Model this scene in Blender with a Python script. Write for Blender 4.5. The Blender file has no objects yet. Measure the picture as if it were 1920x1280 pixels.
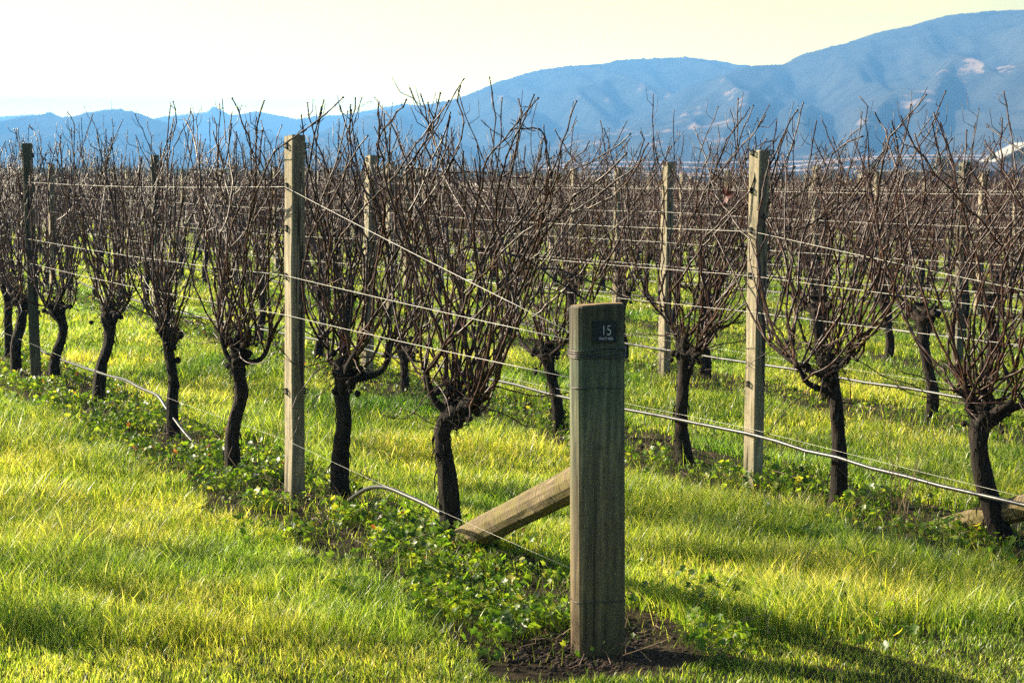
import bpy, math, random
import numpy as np
C = bpy.context.scene
COL = C.collection
R_ = math.radians

# ------------------------------------------------------------ camera, sky, sun, exposure
CAM_H = 1.6; FPX = 3000.0
PITCH = math.atan(298/3000); ROLL = R_(0.6)
Fw = np.array([0, math.cos(PITCH), -math.sin(PITCH)])
_R0 = np.array([1., 0, 0]); _U0 = np.array([0, math.sin(PITCH), math.cos(PITCH)])
Rt = math.cos(ROLL)*_R0 + math.sin(ROLL)*_U0
Up = -math.sin(ROLL)*_R0 + math.cos(ROLL)*_U0
cam_d = bpy.data.cameras.new('camera'); cam = bpy.data.objects.new('camera', cam_d); COL.objects.link(cam)
import mathutils
M = mathutils.Matrix([[Rt[i], Up[i], -Fw[i], 0] for i in range(3)] + [[0, 0, 0, 1]])
cam.matrix_world = mathutils.Matrix.Translation((0, 0, CAM_H)) @ M
cam_d.sensor_width = 36; cam_d.lens = 36*FPX/1920
cam_d.clip_start = 0.1; cam_d.clip_end = 20000
cam_d.dof.use_dof = True; cam_d.dof.focus_distance = 7.2; cam_d.dof.aperture_fstop = 10
C.camera = cam

SUN_AZ = R_(70); SUN_EL = R_(26)       # azimuth to the left of +Y
world = bpy.data.worlds.new('World'); C.world = world; world.use_nodes = True
wn = world.node_tree; bg = wn.nodes['Background']
sky = wn.nodes.new('ShaderNodeTexSky'); sky.sky_type = 'NISHITA'; sky.sun_disc = False
sky.sun_elevation = SUN_EL; sky.sun_rotation = -SUN_AZ
sky.dust_density = 6.0; sky.air_density = 0.8; sky.ozone_density = 1.0
tc = wn.nodes.new('ShaderNodeTexCoord')
VEIL = (.74, .60, .0); VEILK = 28.0
def W(typ, **kw):
    o = wn.nodes.new(typ)
    for k, v in kw.items():
        if k in o.inputs: o.inputs[k].default_value = v
        else: setattr(o, k, v)
    return o
wl = wn.links.new
sep = W('ShaderNodeSeparateXYZ'); wl(tc.outputs['Generated'], sep.inputs[0])
# bright milky veil low over the horizon on the sun's side, thinning upwards
veil = W('ShaderNodeMapRange'); veil.interpolation_type = 'SMOOTHSTEP'
for k, v in (('From Min', .30), ('From Max', .02), ('To Min', 0), ('To Max', 1)): veil.inputs[k].default_value = v
wl(sep.outputs['Z'], veil.inputs['Value'])
side = W('ShaderNodeVectorMath', operation='DOT_PRODUCT'); wl(tc.outputs['Generated'], side.inputs[0]); side.inputs[1].default_value = (-math.sin(SUN_AZ*.6), math.cos(SUN_AZ*.6), 0)
sidr = W('ShaderNodeMapRange')
for k, v in (('From Min', .1), ('From Max', 1.0), ('To Min', .0), ('To Max', 1.0)): sidr.inputs[k].default_value = v
wl(side.outputs['Value'], sidr.inputs['Value'])
vm = W('ShaderNodeMath', operation='MULTIPLY'); wl(veil.outputs[0], vm.inputs[0]); wl(sidr.outputs[0], vm.inputs[1])
vm2 = W('ShaderNodeMath', operation='MULTIPLY', use_clamp=True); wl(vm.outputs[0], vm2.inputs[0]); vm2.inputs[1].default_value = 1.7
mp = W('ShaderNodeMapping'); mp.inputs['Scale'].default_value = (2.2, 2.2, 14)
nz = W('ShaderNodeTexNoise'); nz.inputs['Scale'].default_value = 2.0; nz.inputs['Detail'].default_value = 6
wl(tc.outputs['Generated'], mp.inputs[0]); wl(mp.outputs[0], nz.inputs[0])
cr = W('ShaderNodeValToRGB'); cr.color_ramp.elements[0].position = .45; cr.color_ramp.elements[1].position = .75
cr.color_ramp.elements[0].color = (*VEIL, 1); cr.color_ramp.elements[1].color = (VEIL[0]*1.35, VEIL[1]*1.2, VEIL[2]+.02, 1)
wl(nz.outputs[0], cr.inputs[0])
vs = W('ShaderNodeMix', data_type='RGBA', blend_type='MULTIPLY'); vs.inputs['Factor'].default_value = 1; wl(cr.outputs[0], vs.inputs['A']); vs.inputs['B'].default_value = (VEILK, VEILK, VEILK, 1)
glow = W('ShaderNodeMapRange', interpolation_type='SMOOTHSTEP')      # the air glows most right above the horizon
for k, v in (('From Min', .10), ('From Max', .0), ('To Min', 1), ('To Max', 5.0)): glow.inputs[k].default_value = v
wl(sep.outputs['Z'], glow.inputs['Value'])
vg = W('ShaderNodeVectorMath', operation='SCALE'); wl(vs.outputs['Result'], vg.inputs[0]); wl(glow.outputs[0], vg.inputs['Scale'])
cm = W('ShaderNodeMix', data_type='RGBA'); wl(vm2.outputs[0], cm.inputs['Factor']); wl(sky.outputs[0], cm.inputs['A']); wl(vg.outputs[0], cm.inputs['B'])
wl(cm.outputs['Result'], bg.inputs['Color'])
bg.inputs['Strength'].default_value = 0.05

sd = bpy.data.lights.new('sun', 'SUN'); sd.energy = 5.0; sd.angle = R_(0.55); sd.color = (1.0, .88, .64)
sun = bpy.data.objects.new('sun', sd); COL.objects.link(sun)
SV = mathutils.Vector((-math.sin(SUN_AZ)*math.cos(SUN_EL), math.cos(SUN_AZ)*math.cos(SUN_EL), math.sin(SUN_EL)))
sun.rotation_euler = SV.to_track_quat('Z', 'Y').to_euler(); sun.location = (-20, 10, 12)
C.view_settings.view_transform = 'Standard'; C.view_settings.look = 'None'
C.view_settings.exposure = 1.8; C.view_settings.gamma = 1
C.cycles.max_bounces = 6; C.cycles.transparent_max_bounces = 8; C.cycles.volume_bounces = 0
C.cycles.use_denoising = False

HAZE_DENSITY = 4.7e-4

# ------------------------------------------------------------ helpers
def ray(px, py): return Fw + (px-960)/FPX*Rt + (640-py)/FPX*Up
def at(px, py, z=0.0):
    d = ray(px, py); t = (z-CAM_H)/d[2]; return np.array([d[0]*t, d[1]*t, z])
def on(px, py, Y):
    d = ray(px, py); t = Y/d[1]; return np.array([d[0]*t, Y, CAM_H+d[2]*t])
def inframe(x, y, z=0., m=120):
    v = np.array([x, y, z-CAM_H]); f = v@Fw
    if f < .5: return False
    return -m < 960+FPX*(v@Rt)/f < 1920+m
ROOT = []
def tag(o, label=None, cat=None, group=None, kind=None):
    if label: o['label'] = label
    if cat: o['category'] = cat
    if group: o['group'] = group
    if kind: o['kind'] = kind
    return o
def empty(name, loc, rz=0):
    o = bpy.data.objects.new(name, None); COL.objects.link(o)
    o.location = [float(c) for c in loc]; o.rotation_euler = (0, 0, rz); o.empty_display_size = .1
    return o
def link(name, me, parent=None, loc=None):
    o = bpy.data.objects.new(name, me); COL.objects.link(o)
    if parent is not None: o.parent = parent
    if loc is not None: o.location = [float(c) for c in loc]
    return o
def mesh(name, V, faces, mats, smooth=False, mi=None):
    me = bpy.data.meshes.new(name)
    me.from_pydata(np.asarray(V, float).tolist(), [], [list(map(int, f)) for f in faces])
    for m in (mats if isinstance(mats, (list, tuple)) else [mats]): me.materials.append(m)
    if smooth: me.polygons.foreach_set('use_smooth', [True]*len(me.polygons))
    if mi is not None: me.polygons.foreach_set('material_index', np.asarray(mi, np.int32))
    me.update(); return me
def fast_mesh(name, V, tris=None, quads=None, mat=None, attrs=None, mi=None, smooth=False):
    """numpy arrays -> mesh; quads then tris"""
    V = np.ascontiguousarray(V, np.float32)
    q = np.zeros((0, 4), np.int64) if quads is None else quads
    t = np.zeros((0, 3), np.int64) if tris is None else tris
    me = bpy.data.meshes.new(name)
    me.vertices.add(len(V)); me.vertices.foreach_set('co', V.ravel())
    nl = q.size + t.size; nf = len(q)+len(t)
    me.loops.add(nl); me.loops.foreach_set('vertex_index', np.concatenate([q.ravel(), t.ravel()]).astype(np.int32))
    me.polygons.add(nf)
    st = np.concatenate([np.arange(len(q))*4, q.size + np.arange(len(t))*3]).astype(np.int32)
    me.polygons.foreach_set('loop_start', st)
    me.polygons.foreach_set('loop_total', np.concatenate([np.full(len(q), 4), np.full(len(t), 3)]).astype(np.int32))
    if mi is not None: me.polygons.foreach_set('material_index', np.asarray(mi, np.int32))
    if smooth: me.polygons.foreach_set('use_smooth', np.ones(nf, bool))
    for m in (mat if isinstance(mat, (list, tuple)) else [mat]): me.materials.append(m)
    for k, a in (attrs or {}).items():
        at_ = me.attributes.new(k, 'FLOAT', 'POINT'); at_.data.foreach_set('value', np.ascontiguousarray(a, np.float32))
    me.update(calc_edges=True); me.validate(); return me
class MB:
    def __init__(s): s.V = []; s.F = []; s.M = []; s.n = 0
    def add(s, V, F, mi=0):
        s.V.append(np.asarray(V, float)); s.F += [[i+s.n for i in f] for f in F]; s.M += [mi]*len(F); s.n += len(V)
        return s
    def box(s, c, size, rz=0, mi=0, ax=None):
        h = np.array(size)/2
        P = np.array([[x, y, z] for x in (-1, 1) for y in (-1, 1) for z in (-1, 1)])*h
        if ax is None:
            cs, sn = math.cos(rz), math.sin(rz)
            ax = np.array([[cs, sn, 0], [-sn, cs, 0], [0, 0, 1]])
        return s.add(P@ax+np.array(c), [(0, 1, 3, 2), (4, 6, 7, 5), (0, 4, 5, 1), (2, 3, 7, 6), (0, 2, 6, 4), (1, 5, 7, 3)], mi)
    def tube(s, P, r, n=6, mi=0, cap=True, jit=None):
        P = np.asarray(P, float); r = np.broadcast_to(np.asarray(r, float), (len(P),))
        T = np.gradient(P, axis=0); T /= np.linalg.norm(T, axis=1)[:, None]+1e-12
        ref = np.array([1., 0, 0]) if abs(T[0][0]) < .8 else np.array([0, 1., 0])
        N = np.cross(T[0], ref); N /= np.linalg.norm(N)
        a = np.arange(n)/n*2*math.pi; ca, sa = np.cos(a)[:, None], np.sin(a)[:, None]
        V = []
        for i in range(len(P)):
            N = N-T[i]*(N@T[i]); N /= np.linalg.norm(N)+1e-12; B = np.cross(T[i], N)
            rr = r[i] if jit is None else r[i]*jit[i][:, None]
            V.append(P[i]+rr*(ca*N+sa*B))
        F = [(i*n+j, i*n+(j+1) % n, (i+1)*n+(j+1) % n, (i+1)*n+j) for i in range(len(P)-1) for j in range(n)]
        if cap:
            F.append(tuple(range(n-1, -1, -1))); F.append(tuple((len(P)-1)*n+j for j in range(n)))
        return s.add(np.vstack(V), F, mi)
    def build(s, name, mats, parent=None, loc=None, smooth=False):
        return link(name, s.me(name, mats, smooth), parent, loc)
    def me(s, name, mats, smooth=False):
        return mesh(name, np.vstack(s.V), s.F, mats, smooth, s.M)
def hash2(ix, iy, s=0):
    h = (ix.astype(np.int64)*374761393 + iy.astype(np.int64)*668265263 + s*1442695041) & 0xffffffff
    h = ((h ^ (h >> 13))*1274126177) & 0xffffffff
    return ((h ^ (h >> 16)) & 0xffff)/65535.0
def vnoise(x, y, s=0):
    x0 = np.floor(x); y0 = np.floor(y); fx = x-x0; fy = y-y0
    fx = fx*fx*(3-2*fx); fy = fy*fy*(3-2*fy)
    a = hash2(x0, y0, s); b = hash2(x0+1, y0, s); c = hash2(x0, y0+1, s); d = hash2(x0+1, y0+1, s)
    return (a*(1-fx)+b*fx)*(1-fy)+(c*(1-fx)+d*fx)*fy
def fbm(x, y, s=0, o=4):
    v = 0; a = .5; t = 0
    for k in range(o): v = v+a*vnoise(x*2**k, y*2**k, s+k*17); t += a; a *= .5
    return v/t

# ------------------------------------------------------------ materials
class NT:
    def __init__(s, name):
        s.m = bpy.data.materials.new(name); s.m.use_nodes = True; s.t = s.m.node_tree; s.b = s.t.nodes['Principled BSDF']
        s.out = s.t.nodes['Material Output']
    def n(s, typ, **kw):
        o = s.t.nodes.new(typ)
        for k, v in kw.items():
            if k in o.inputs: o.inputs[k].default_value = v
            else: setattr(o, k, v)
        return o
    def l(s, a, b): s.t.links.new(a, b)
    def coord(s, scale=(1, 1, 1), kind='Object'):
        c = s.n('ShaderNodeTexCoord'); m = s.n('ShaderNodeMapping'); m.inputs['Scale'].default_value = scale
        s.l(c.outputs[kind], m.inputs[0]); return m.outputs[0]
    def noise(s, v, scale, detail=5, rough=.6):
        o = s.n('ShaderNodeTexNoise'); o.inputs['Scale'].default_value = scale; o.inputs['Detail'].default_value = detail
        o.inputs['Roughness'].default_value = rough; s.l(v, o.inputs['Vector']); return o.outputs[0]
    def ramp(s, f, stops):
        o = s.n('ShaderNodeValToRGB'); e = o.color_ramp.elements
        while len(e) < len(stops): e.new(.5)
        for i, (p, c) in enumerate(stops): e[i].position = p; e[i].color = (*c, 1) if len(c) == 3 else c
        s.l(f, o.inputs[0]); return o.outputs[0]
    def mix(s, f, a, b, mode='MIX'):
        o = s.n('ShaderNodeMix', data_type='RGBA', blend_type=mode)
        for k, v in (('Factor', f), ('A', a), ('B', b)):
            if isinstance(v, (int, float)): o.inputs[k].default_value = v
            elif isinstance(v, tuple): o.inputs[k].default_value = (*v, 1)
            else: s.l(v, o.inputs[k])
        return o.outputs['Result']
    def bump(s, h, strength=.5, dist=.01):
        o = s.n('ShaderNodeBump'); o.inputs['Strength'].default_value = strength; o.inputs['Distance'].default_value = dist
        s.l(h, o.inputs['Height']); s.l(o.outputs[0], s.b.inputs['Normal'])
def plain(name, col, rough=.6, metal=0, spec=.5):
    t = NT(name); t.b.inputs['Base Color'].default_value = (*col, 1); t.b.inputs['Roughness'].default_value = rough
    t.b.inputs['Metallic'].default_value = metal; t.b.inputs['Specular IOR Level'].default_value = spec
    return t.m
G1 = (0, 0, 0); W1 = (1, 1, 1)
def mat_wood(name, dark, mid, light, green, gfac=.5, stops=(.28, .5, .72), stain=False):
    t = NT(name); v = t.coord((1, 1, .06)); v2 = t.coord((1, 1, .22)); v3 = t.coord((1, 1, 1))
    g = t.noise(v, 60, 6, .65); big = t.noise(v2, 9, 4); rings = t.noise(v2, 26, 2, .4)
    c = t.ramp(g, [(stops[0], dark), (stops[1], mid), (stops[2], light)])
    gm = t.ramp(big, [(.42, G1), (.62, (gfac,)*3)])
    c = t.mix(gm, c, green)
    wv = t.n('ShaderNodeTexWave', wave_type='BANDS', bands_direction='X'); wv.inputs['Scale'].default_value = 7
    wv.inputs['Distortion'].default_value = 9; wv.inputs['Detail'].default_value = 2; wv.inputs['Detail Scale'].default_value = .9
    t.l(v2, wv.inputs[0])
    c = t.mix(.2 if stain else .35, c, t.ramp(wv.outputs[0], [(.1, (.35, .35, .33)), (.6, W1)]), 'MULTIPLY')
    # cracks
    vk = t.coord((1, 1, .035)); k = t.noise(vk, 34, 3, .5)
    crack = t.ramp(k, [(.36, (.06, .055, .05)), (.385, W1)])
    c = t.mix(.6 if stain else .85, c, crack, 'MULTIPLY')
    spots = t.ramp(t.noise(v3, 42, 3), [(.3, (.55, .5, .45)), (.5, W1)])
    c = t.mix(.5, c, spots, 'MULTIPLY')
    if stain:       # weather stains: blackened head, copper-green collar, browner foot, drips
        sp = t.n('ShaderNodeSeparateXYZ'); t.l(v3, sp.inputs[0]); ad = t.n('ShaderNodeMath', operation='MULTIPLY_ADD')
        t.l(t.noise(t.coord((1, 1, .3)), 14, 4), ad.inputs[0]); ad.inputs[1].default_value = .35; t.l(sp.outputs['Z'], ad.inputs[2])
        dv = t.n('ShaderNodeMath', operation='DIVIDE'); t.l(ad.outputs[0], dv.inputs[0]); dv.inputs[1].default_value = 1.4
        c = t.mix(1.0, c, t.ramp(dv.outputs[0], [(.12, (.75, .55, .40)), (.30, (1.15, .95, .75)), (.55, (1.1, 1.0, .8)), (.78, (.85, 1.0, .85)), (.86, (.8, 1.0, .9)), (.89, (.62, .62, .5)), (1, (.5, .46, .36))]), 'MULTIPLY')
    t.l(c, t.b.inputs['Base Color']); t.b.inputs['Roughness'].default_value = .8
    h = t.mix(.5, g, k); t.bump(h, .6, .006); return t.m
m_post = mat_wood('treated_post_wood', (.10, .085, .05), (.33, .275, .18), (.56, .47, .33), (.23, .20, .13), .5)
m_post_dark = mat_wood('weathered_and_shaded_wood', (.045, .04, .028), (.12, .105, .07), (.22, .19, .13), (.08, .09, .055), .5)
m_strainer = mat_wood('strainer_wood', (.06, .05, .032), (.14, .12, .08), (.30, .26, .17), (.075, .09, .055), .6, stain=True)
def mat_brace():
    t = NT('mossy_brace_wood'); g = t.noise(t.coord((1, 1, .08)), 50, 5, .65); saw = t.noise(t.coord((.35, .35, 2.2)), 40, 4, .6); b = t.noise(t.coord(), 11, 5, .65)
    c = t.ramp(g, [(.3, (.05, .033, .018)), (.55, (.16, .115, .06)), (.75, (.34, .26, .16))])
    c = t.mix(t.ramp(b, [(.42, G1), (.56, (.8,)*3)]), c, (.13, .105, .025))
    c = t.mix(.9, c, t.ramp(saw, [(.36, (.25, .22, .18)), (.5, W1)]), 'MULTIPLY')
    t.l(c, t.b.inputs['Base Color']); t.b.inputs['Roughness'].default_value = .9; t.bump(t.mix(.5, g, saw), .8, .008); return t.m
def mat_endgrain():
    t = NT('end_grain'); v = t.coord((1, 1, 1)); w = t.n('ShaderNodeTexWave', wave_type='RINGS', rings_direction='Z')
    w.inputs['Scale'].default_value = 60; w.inputs['Distortion'].default_value = 1.5; t.l(v, w.inputs[0])
    c = t.ramp(w.outputs[0], [(0, (.18, .11, .05)), (1, (.38, .24, .11))])
    c = t.mix(.6, c, t.ramp(t.noise(v, 70), [(.35, (.35, .3, .25)), (.6, W1)]), 'MULTIPLY')
    t.l(c, t.b.inputs['Base Color']); t.b.inputs['Roughness'].default_value = .9; t.bump(w.outputs[0], .3, .003); return t.m
m_end = mat_endgrain(); m_brace = mat_brace()
def mat_bark():
    t = NT('vine_bark'); v = t.coord((1, 1, .12)); v3 = t.coord()
    g = t.noise(v, 110, 6, .7); b = t.noise(v3, 14, 4)
    c = t.ramp(g, [(.32, (.005, .0035, .003)), (.55, (.021, .014, .010)), (.76, (.13, .095, .07))])
    c = t.mix(t.ramp(b, [(.5, G1), (.7, (.7,)*3)]), c, (.045, .022, .014))
    t.l(c, t.b.inputs['Base Color']); t.b.inputs['Roughness'].default_value = .85; t.b.inputs['Specular IOR Level'].default_value = .3
    t.bump(g, 1.0, .012); return t.m
m_bark = mat_bark()
def mat_cane(name, a, b, c_):
    t = NT(name); v = t.coord((1, 1, 1)); oi = t.n('ShaderNodeObjectInfo')
    g = t.noise(v, 22, 4, .6)
    c = t.ramp(g, [(.3, a), (.55, b), (.8, c_)])
    c = t.mix(oi.outputs['Random'], c, t.mix(1.0, c, (.62, .55, .55), 'MULTIPLY'))
    t.l(c, t.b.inputs['Base Color']); t.b.inputs['Roughness'].default_value = .42; t.b.inputs['Specular IOR Level'].default_value = .4
    t.bump(t.noise(t.coord((1, 1, .3)), 300, 2), .25, .001); return t.m
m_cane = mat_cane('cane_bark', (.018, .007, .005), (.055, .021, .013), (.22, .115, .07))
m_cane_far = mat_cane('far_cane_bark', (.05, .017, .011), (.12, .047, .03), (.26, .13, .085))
m_wire = plain('galvanised_wire', (.36, .35, .32), .5, .3)
m_black = plain('black_plastic', (.012, .012, .013), .35)
m_plate = plain('black_number_plate', (.008, .009, .014), .45)
m_white = plain('plate_lettering', (.62, .62, .60), .6)
def mat_tube():
    t = NT('black_drip_tube'); t.b.inputs['Base Color'].default_value = (.03, .03, .032, 1)
    t.b.inputs['Roughness'].default_value = .38; t.b.inputs['Specular IOR Level'].default_value = .45; return t.m
m_tube = mat_tube()
def mat_leafy(name, stops, trans=.5, rough=.4, attr='tint', spec=.5, patch=None):
    t = NT(name); a = t.n('ShaderNodeAttribute', attribute_name=attr)
    c = t.ramp(a.outputs['Fac'], stops)
    if patch:
        g = t.ramp(t.noise(t.coord((1, 1, 0)), patch[0], 4), [(.38, G1), (.64, W1)])
        c = t.mix(g, c, t.mix(1.0, c, patch[1], 'MULTIPLY'))
    t.l(c, t.b.inputs['Base Color']); t.b.inputs['Roughness'].default_value = rough; t.b.inputs['Specular IOR Level'].default_value = spec
    tr = t.n('ShaderNodeBsdfTranslucent'); t.l(t.mix(1.0, c, (2.0, 2.05, .95), 'MULTIPLY'), tr.inputs['Color'])
    mx = t.n('ShaderNodeMixShader'); mx.inputs[0].default_value = trans
    t.l(t.b.outputs[0], mx.inputs[1]); t.l(tr.outputs[0], mx.inputs[2]); t.l(mx.outputs[0], t.out.inputs['Surface']); return t.m
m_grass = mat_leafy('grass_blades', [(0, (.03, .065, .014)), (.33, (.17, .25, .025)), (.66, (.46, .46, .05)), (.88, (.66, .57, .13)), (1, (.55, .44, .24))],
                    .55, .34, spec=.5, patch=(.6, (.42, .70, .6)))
m_weed = mat_leafy('weed_leaves', [(0, (.018, .04, .010)), (.5, (.09, .17, .014)), (.85, (.25, .31, .03)), (.95, (.45, .38, .04)), (1, (.3, .1, .04))], .55, .38)
m_redleaf = plain('dead_vine_leaf', (.07, .008, .006), .6)
m_stalk = plain('dry_stalks', (.16, .10, .06), .7)

# ------------------------------------------------------------ setting: ground, hills
def mat_ground():
    t = NT('soil_and_turf'); v = t.coord(); n1 = t.noise(v, 6, 6); n2 = t.noise(v, .35, 4); n3 = t.noise(v, 60, 4)
    near = t.ramp(n1, [(.35, (.018, .013, .008)), (.6, (.045, .034, .018)), (.8, (.085, .060, .035))])
    cam_v = t.n('ShaderNodeVectorMath', operation='LENGTH'); t.l(v, cam_v.inputs[0])
    mr = t.n('ShaderNodeMapRange'); mr.inputs['From Min'].default_value = 40; mr.inputs['From Max'].default_value = 120; t.l(cam_v.outputs['Value'], mr.inputs[0])
    fields = t.ramp(t.noise(t.coord((.4, 1, 1)), .012, 5), [(.35, (.06, .08, .03)), (.5, (.16, .13, .07)), (.65, (.09, .11, .04)), (.8, (.24, .19, .11))])
    c = t.mix(mr.outputs[0], near, fields)
    t.l(c, t.b.inputs['Base Color']); t.b.inputs['Roughness'].default_value = .95; t.b.inputs['Specular IOR Level'].default_value = .1
    t.bump(n3, .6, .02); return t.m
def ground():
    # one sheet, fine near the camera and coarse towards the horizon
    yb = np.concatenate([np.linspace(-30, 3, 12), np.linspace(3.4, 30, 110), np.geomspace(31, 6200, 60)])
    xb = np.concatenate([-np.geomspace(30, 4200, 40)[::-1], np.linspace(-29, 29, 150), np.geomspace(30, 4200, 40)])
    X, Y = np.meshgrid(xb, yb)
    near = np.clip(1-np.hypot(X, Y)/60, 0, 1)
    Z = (fbm(X*1.3, Y*1.3, 3)-.5)*.05*near - .012
    V = np.stack([X, Y, Z], -1).reshape(-1, 3); nx = len(xb)
    i, j = np.meshgrid(np.arange(len(yb)-1), np.arange(nx-1), indexing='ij'); a = (i*nx+j).ravel()
    o = link('ground', fast_mesh('ground', V, quads=np.stack([a, a+1, a+nx+1, a+nx], 1), mat=mat_ground(), smooth=True))
    tag(o, kind='structure')
ground()

def mat_hill(name, base, patchc, sc, thr):
    t = NT(name); v = t.coord(); v2 = t.coord((1, .5, 1.4)); at_ = t.n('ShaderNodeAttribute', attribute_name='crest')
    f = t.ramp(t.noise(v, .02, 6), [(.35, tuple(c*.7 for c in base)), (.6, tuple(c*1.25 for c in base))])
    mu = t.n('ShaderNodeMath', operation='MULTIPLY'); t.l(t.noise(v2, sc, 6, .65), mu.inputs[0]); t.l(at_.outputs['Fac'], mu.inputs[1])
    p = t.ramp(mu.outputs[0], [(thr, G1), (thr+.09, W1)])
    c = t.mix(p, f, patchc)
    t.l(c, t.b.inputs['Base Color']); t.b.inputs['Roughness'].default_value = 1; t.b.inputs['Specular IOR Level'].default_value = 0
    return t.m
def ridge(name, pts, D, depth, mat, seed, spur=.35, rough=1.0, ext=700, wl=1.0):
    pts = np.array(pts, float)
    px = np.linspace(pts[0, 0], pts[-1, 0], 420)
    py = np.interp(px, pts[:, 0], pts[:, 1])
    k = 9; ker = np.hanning(k); ker /= ker.sum(); pyS = np.convolve(np.pad(py, k//2, 'edge'), ker, 'valid')
    cx = np.array([on(a, b, D)[0] for a, b in zip(px, pyS)]); cz = np.array([on(a, b, D)[2] for a, b in zip(px, pyS)])
    pxw = D/FPX
    cz = np.maximum(cz, 0)
    vv = np.concatenate([np.linspace(0, 1, 70), np.linspace(1.03, 1.6, 10)])
    rows = []; crest = []
    for v in vv:
        y = D-depth*(1-v)
        x = cx*1.0
        s = np.minimum(v, 2-v); prof = s**1.15
        u = x/ (120*wl)+ (v*1.3)*(1 if seed % 2 else -1)
        n = 1-np.abs(2*fbm(u, np.full_like(u, v*1.1+seed), seed, 4)-1)*1.6
        crest.append(np.clip(n*1.15*np.clip(s*4, 0, 1), 0, 1))
        h = cz*prof + cz*spur*(n-.35)*np.clip(s*(1-s)*3.6, 0, 1)*1.0
        cre = np.clip((s-.9)/.1, 0, 1)
        h += (fbm(x/9, np.full_like(x, y/9), seed+5, 3)-.5)*pxw*3.2*rough*(.25+.75*cre)
        h += np.clip(vnoise(x/7, np.full_like(x, y/7), seed+9)-.72, 0, 1)*pxw*9*rough*cre
        rows.append(np.stack([x, np.full_like(x, y), np.maximum(h, -2) - 1.0*(s < .02)], 1))
    V = np.vstack(rows); nx = len(px)
    i, j = np.meshgrid(np.arange(len(vv)-1), np.arange(nx-1), indexing='ij'); a = (i*nx+j).ravel()
    o = link(name, fast_mesh(name, V, quads=np.stack([a, a+1, a+nx+1, a+nx], 1), mat=mat, smooth=True, attrs={'crest': np.concatenate(crest)}))
    tag(o, kind='structure'); return o
mh1 = mat_hill('scrubby_hillside', (.05, .05, .045), (.27, .19, .135), .03, .55)
mh2 = mat_hill('distant_hillside', (.045, .05, .045), (.20, .15, .12), .022, .56)
ridge('foothill', [(1020, 345), (1150, 330), (1300, 300), (1420, 275), (1500, 262), (1600, 225), (1700, 193), (1780, 160), (1850, 135), (1920, 113), (2100, 60), (2300, 20), (2500, 60)], 1750, 700, mh1, 3, .42)
ridge('mountain', [(820, 345), (930, 300), (1000, 268), (1060, 240), (1140, 225), (1200, 208), (1240, 190), (1290, 163), (1340, 145), (1400, 124), (1470, 121), (1500, 103), (1530, 95), (1590, 80), (1640, 62), (1700, 50), (1780, 28), (1860, 21), (1920, 18), (2050, 8), (2250, 30), (2500, 90)], 2300, 1000, mh1, 6, .40)
ridge('mountain', [(480, 345), (560, 290), (640, 235), (720, 208), (800, 196), (860, 185), (930, 155), (1000, 134), (1060, 124), (1130, 120), (1160, 112), (1220, 110), (1290, 107), (1330, 112), (1380, 121), (1450, 128), (1600, 150), (1900, 200), (2200, 300)], 3000, 1200, mh2, 9, .32)
ridge('hill', [(-700, 300), (-400, 262), (-150, 262), (0, 250), (50, 232), (92, 211), (108, 219), (140, 220), (165, 212), (208, 204), (255, 210), (285, 222), (330, 236), (380, 268), (430, 290), (520, 318), (640, 335)], 2500, 800, mh2, 12, .3)
ridge('hill', [(330, 335), (420, 290), (450, 255), (480, 240), (520, 255), (560, 264), (600, 246), (640, 236), (700, 220), (760, 225), (900, 260), (1000, 300)], 2900, 700, mh2, 15, .25)
ridge('hill', [(200, 300), (260, 230), (300, 220), (370, 212), (392, 210), (398, 198), (412, 205), (432, 216), (455, 214), (478, 209), (510, 214), (560, 224), (590, 218), (640, 216), (700, 206), (755, 195), (800, 200), (900, 240), (1100, 300)], 4700, 800, mh2, 18, .2, .5)
ridge('hill', [(-900, 270), (-500, 235), (-200, 228), (0, 219), (60, 215), (100, 220), (200, 240), (300, 290)], 4900, 700, mh2, 21, .2, .5)

# haze: one even box of air round everything below the sky
hz = MB().box((0, 2650, 142), (9400, 6900, 296)); 
mh = bpy.data.materials.new('valley_haze'); mh.use_nodes = True; ht = mh.node_tree
for n in list(ht.nodes):
    if n.type != 'OUTPUT_MATERIAL': ht.nodes.remove(n)
pv = ht.nodes.new('ShaderNodeVolumePrincipled'); pv.inputs['Density'].default_value = HAZE_DENSITY
pv.inputs['Color'].default_value = (.16, .44, .97, 1); pv.inputs['Anisotropy'].default_value = .25
ht.links.new(pv.outputs[0], [n for n in ht.nodes if n.type == 'OUTPUT_MATERIAL'][0].inputs['Volume'])
tag(hz.build('haze', mh), kind='stuff')

# ------------------------------------------------------------ vineyard lattice
rng = np.random.default_rng(7)
PA = np.array([-1.10, 8.03]); LA = np.array([-2.62, 4.65]); LB = np.array([2.46, .62])
ALEN = float(np.linalg.norm(LA)); du = LA/ALEN; dn = np.array([-du[1], du[0]])     # du: away down the row
ROWANG = math.atan2(-du[1], -du[0])      # local +x runs back along the row towards the strainer (screen right)
def LP(k, t): return PA+k*LB+t*LA
E0 = at(1121, 1215)[:2]
def strainer_pos(k): return E0+k*LB
ORD = ['first', 'second', 'third', 'fourth', 'fifth', 'sixth', 'seventh', 'eighth', 'ninth', 'tenth', 'eleventh', 'twelfth', 'thirteenth', 'fourteenth', 'fifteenth', 'sixteenth',
       'seventeenth', 'eighteenth', 'nineteenth', 'twentieth', 'twenty-first', 'twenty-second', 'twenty-third', 'twenty-fourth', 'twenty-fifth', 'twenty-sixth']
def rowname(k): return 'nearest row' if k == 0 else ('unseen row left of the nearest row' if k < 0 else ORD[k]+' row back')

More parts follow.
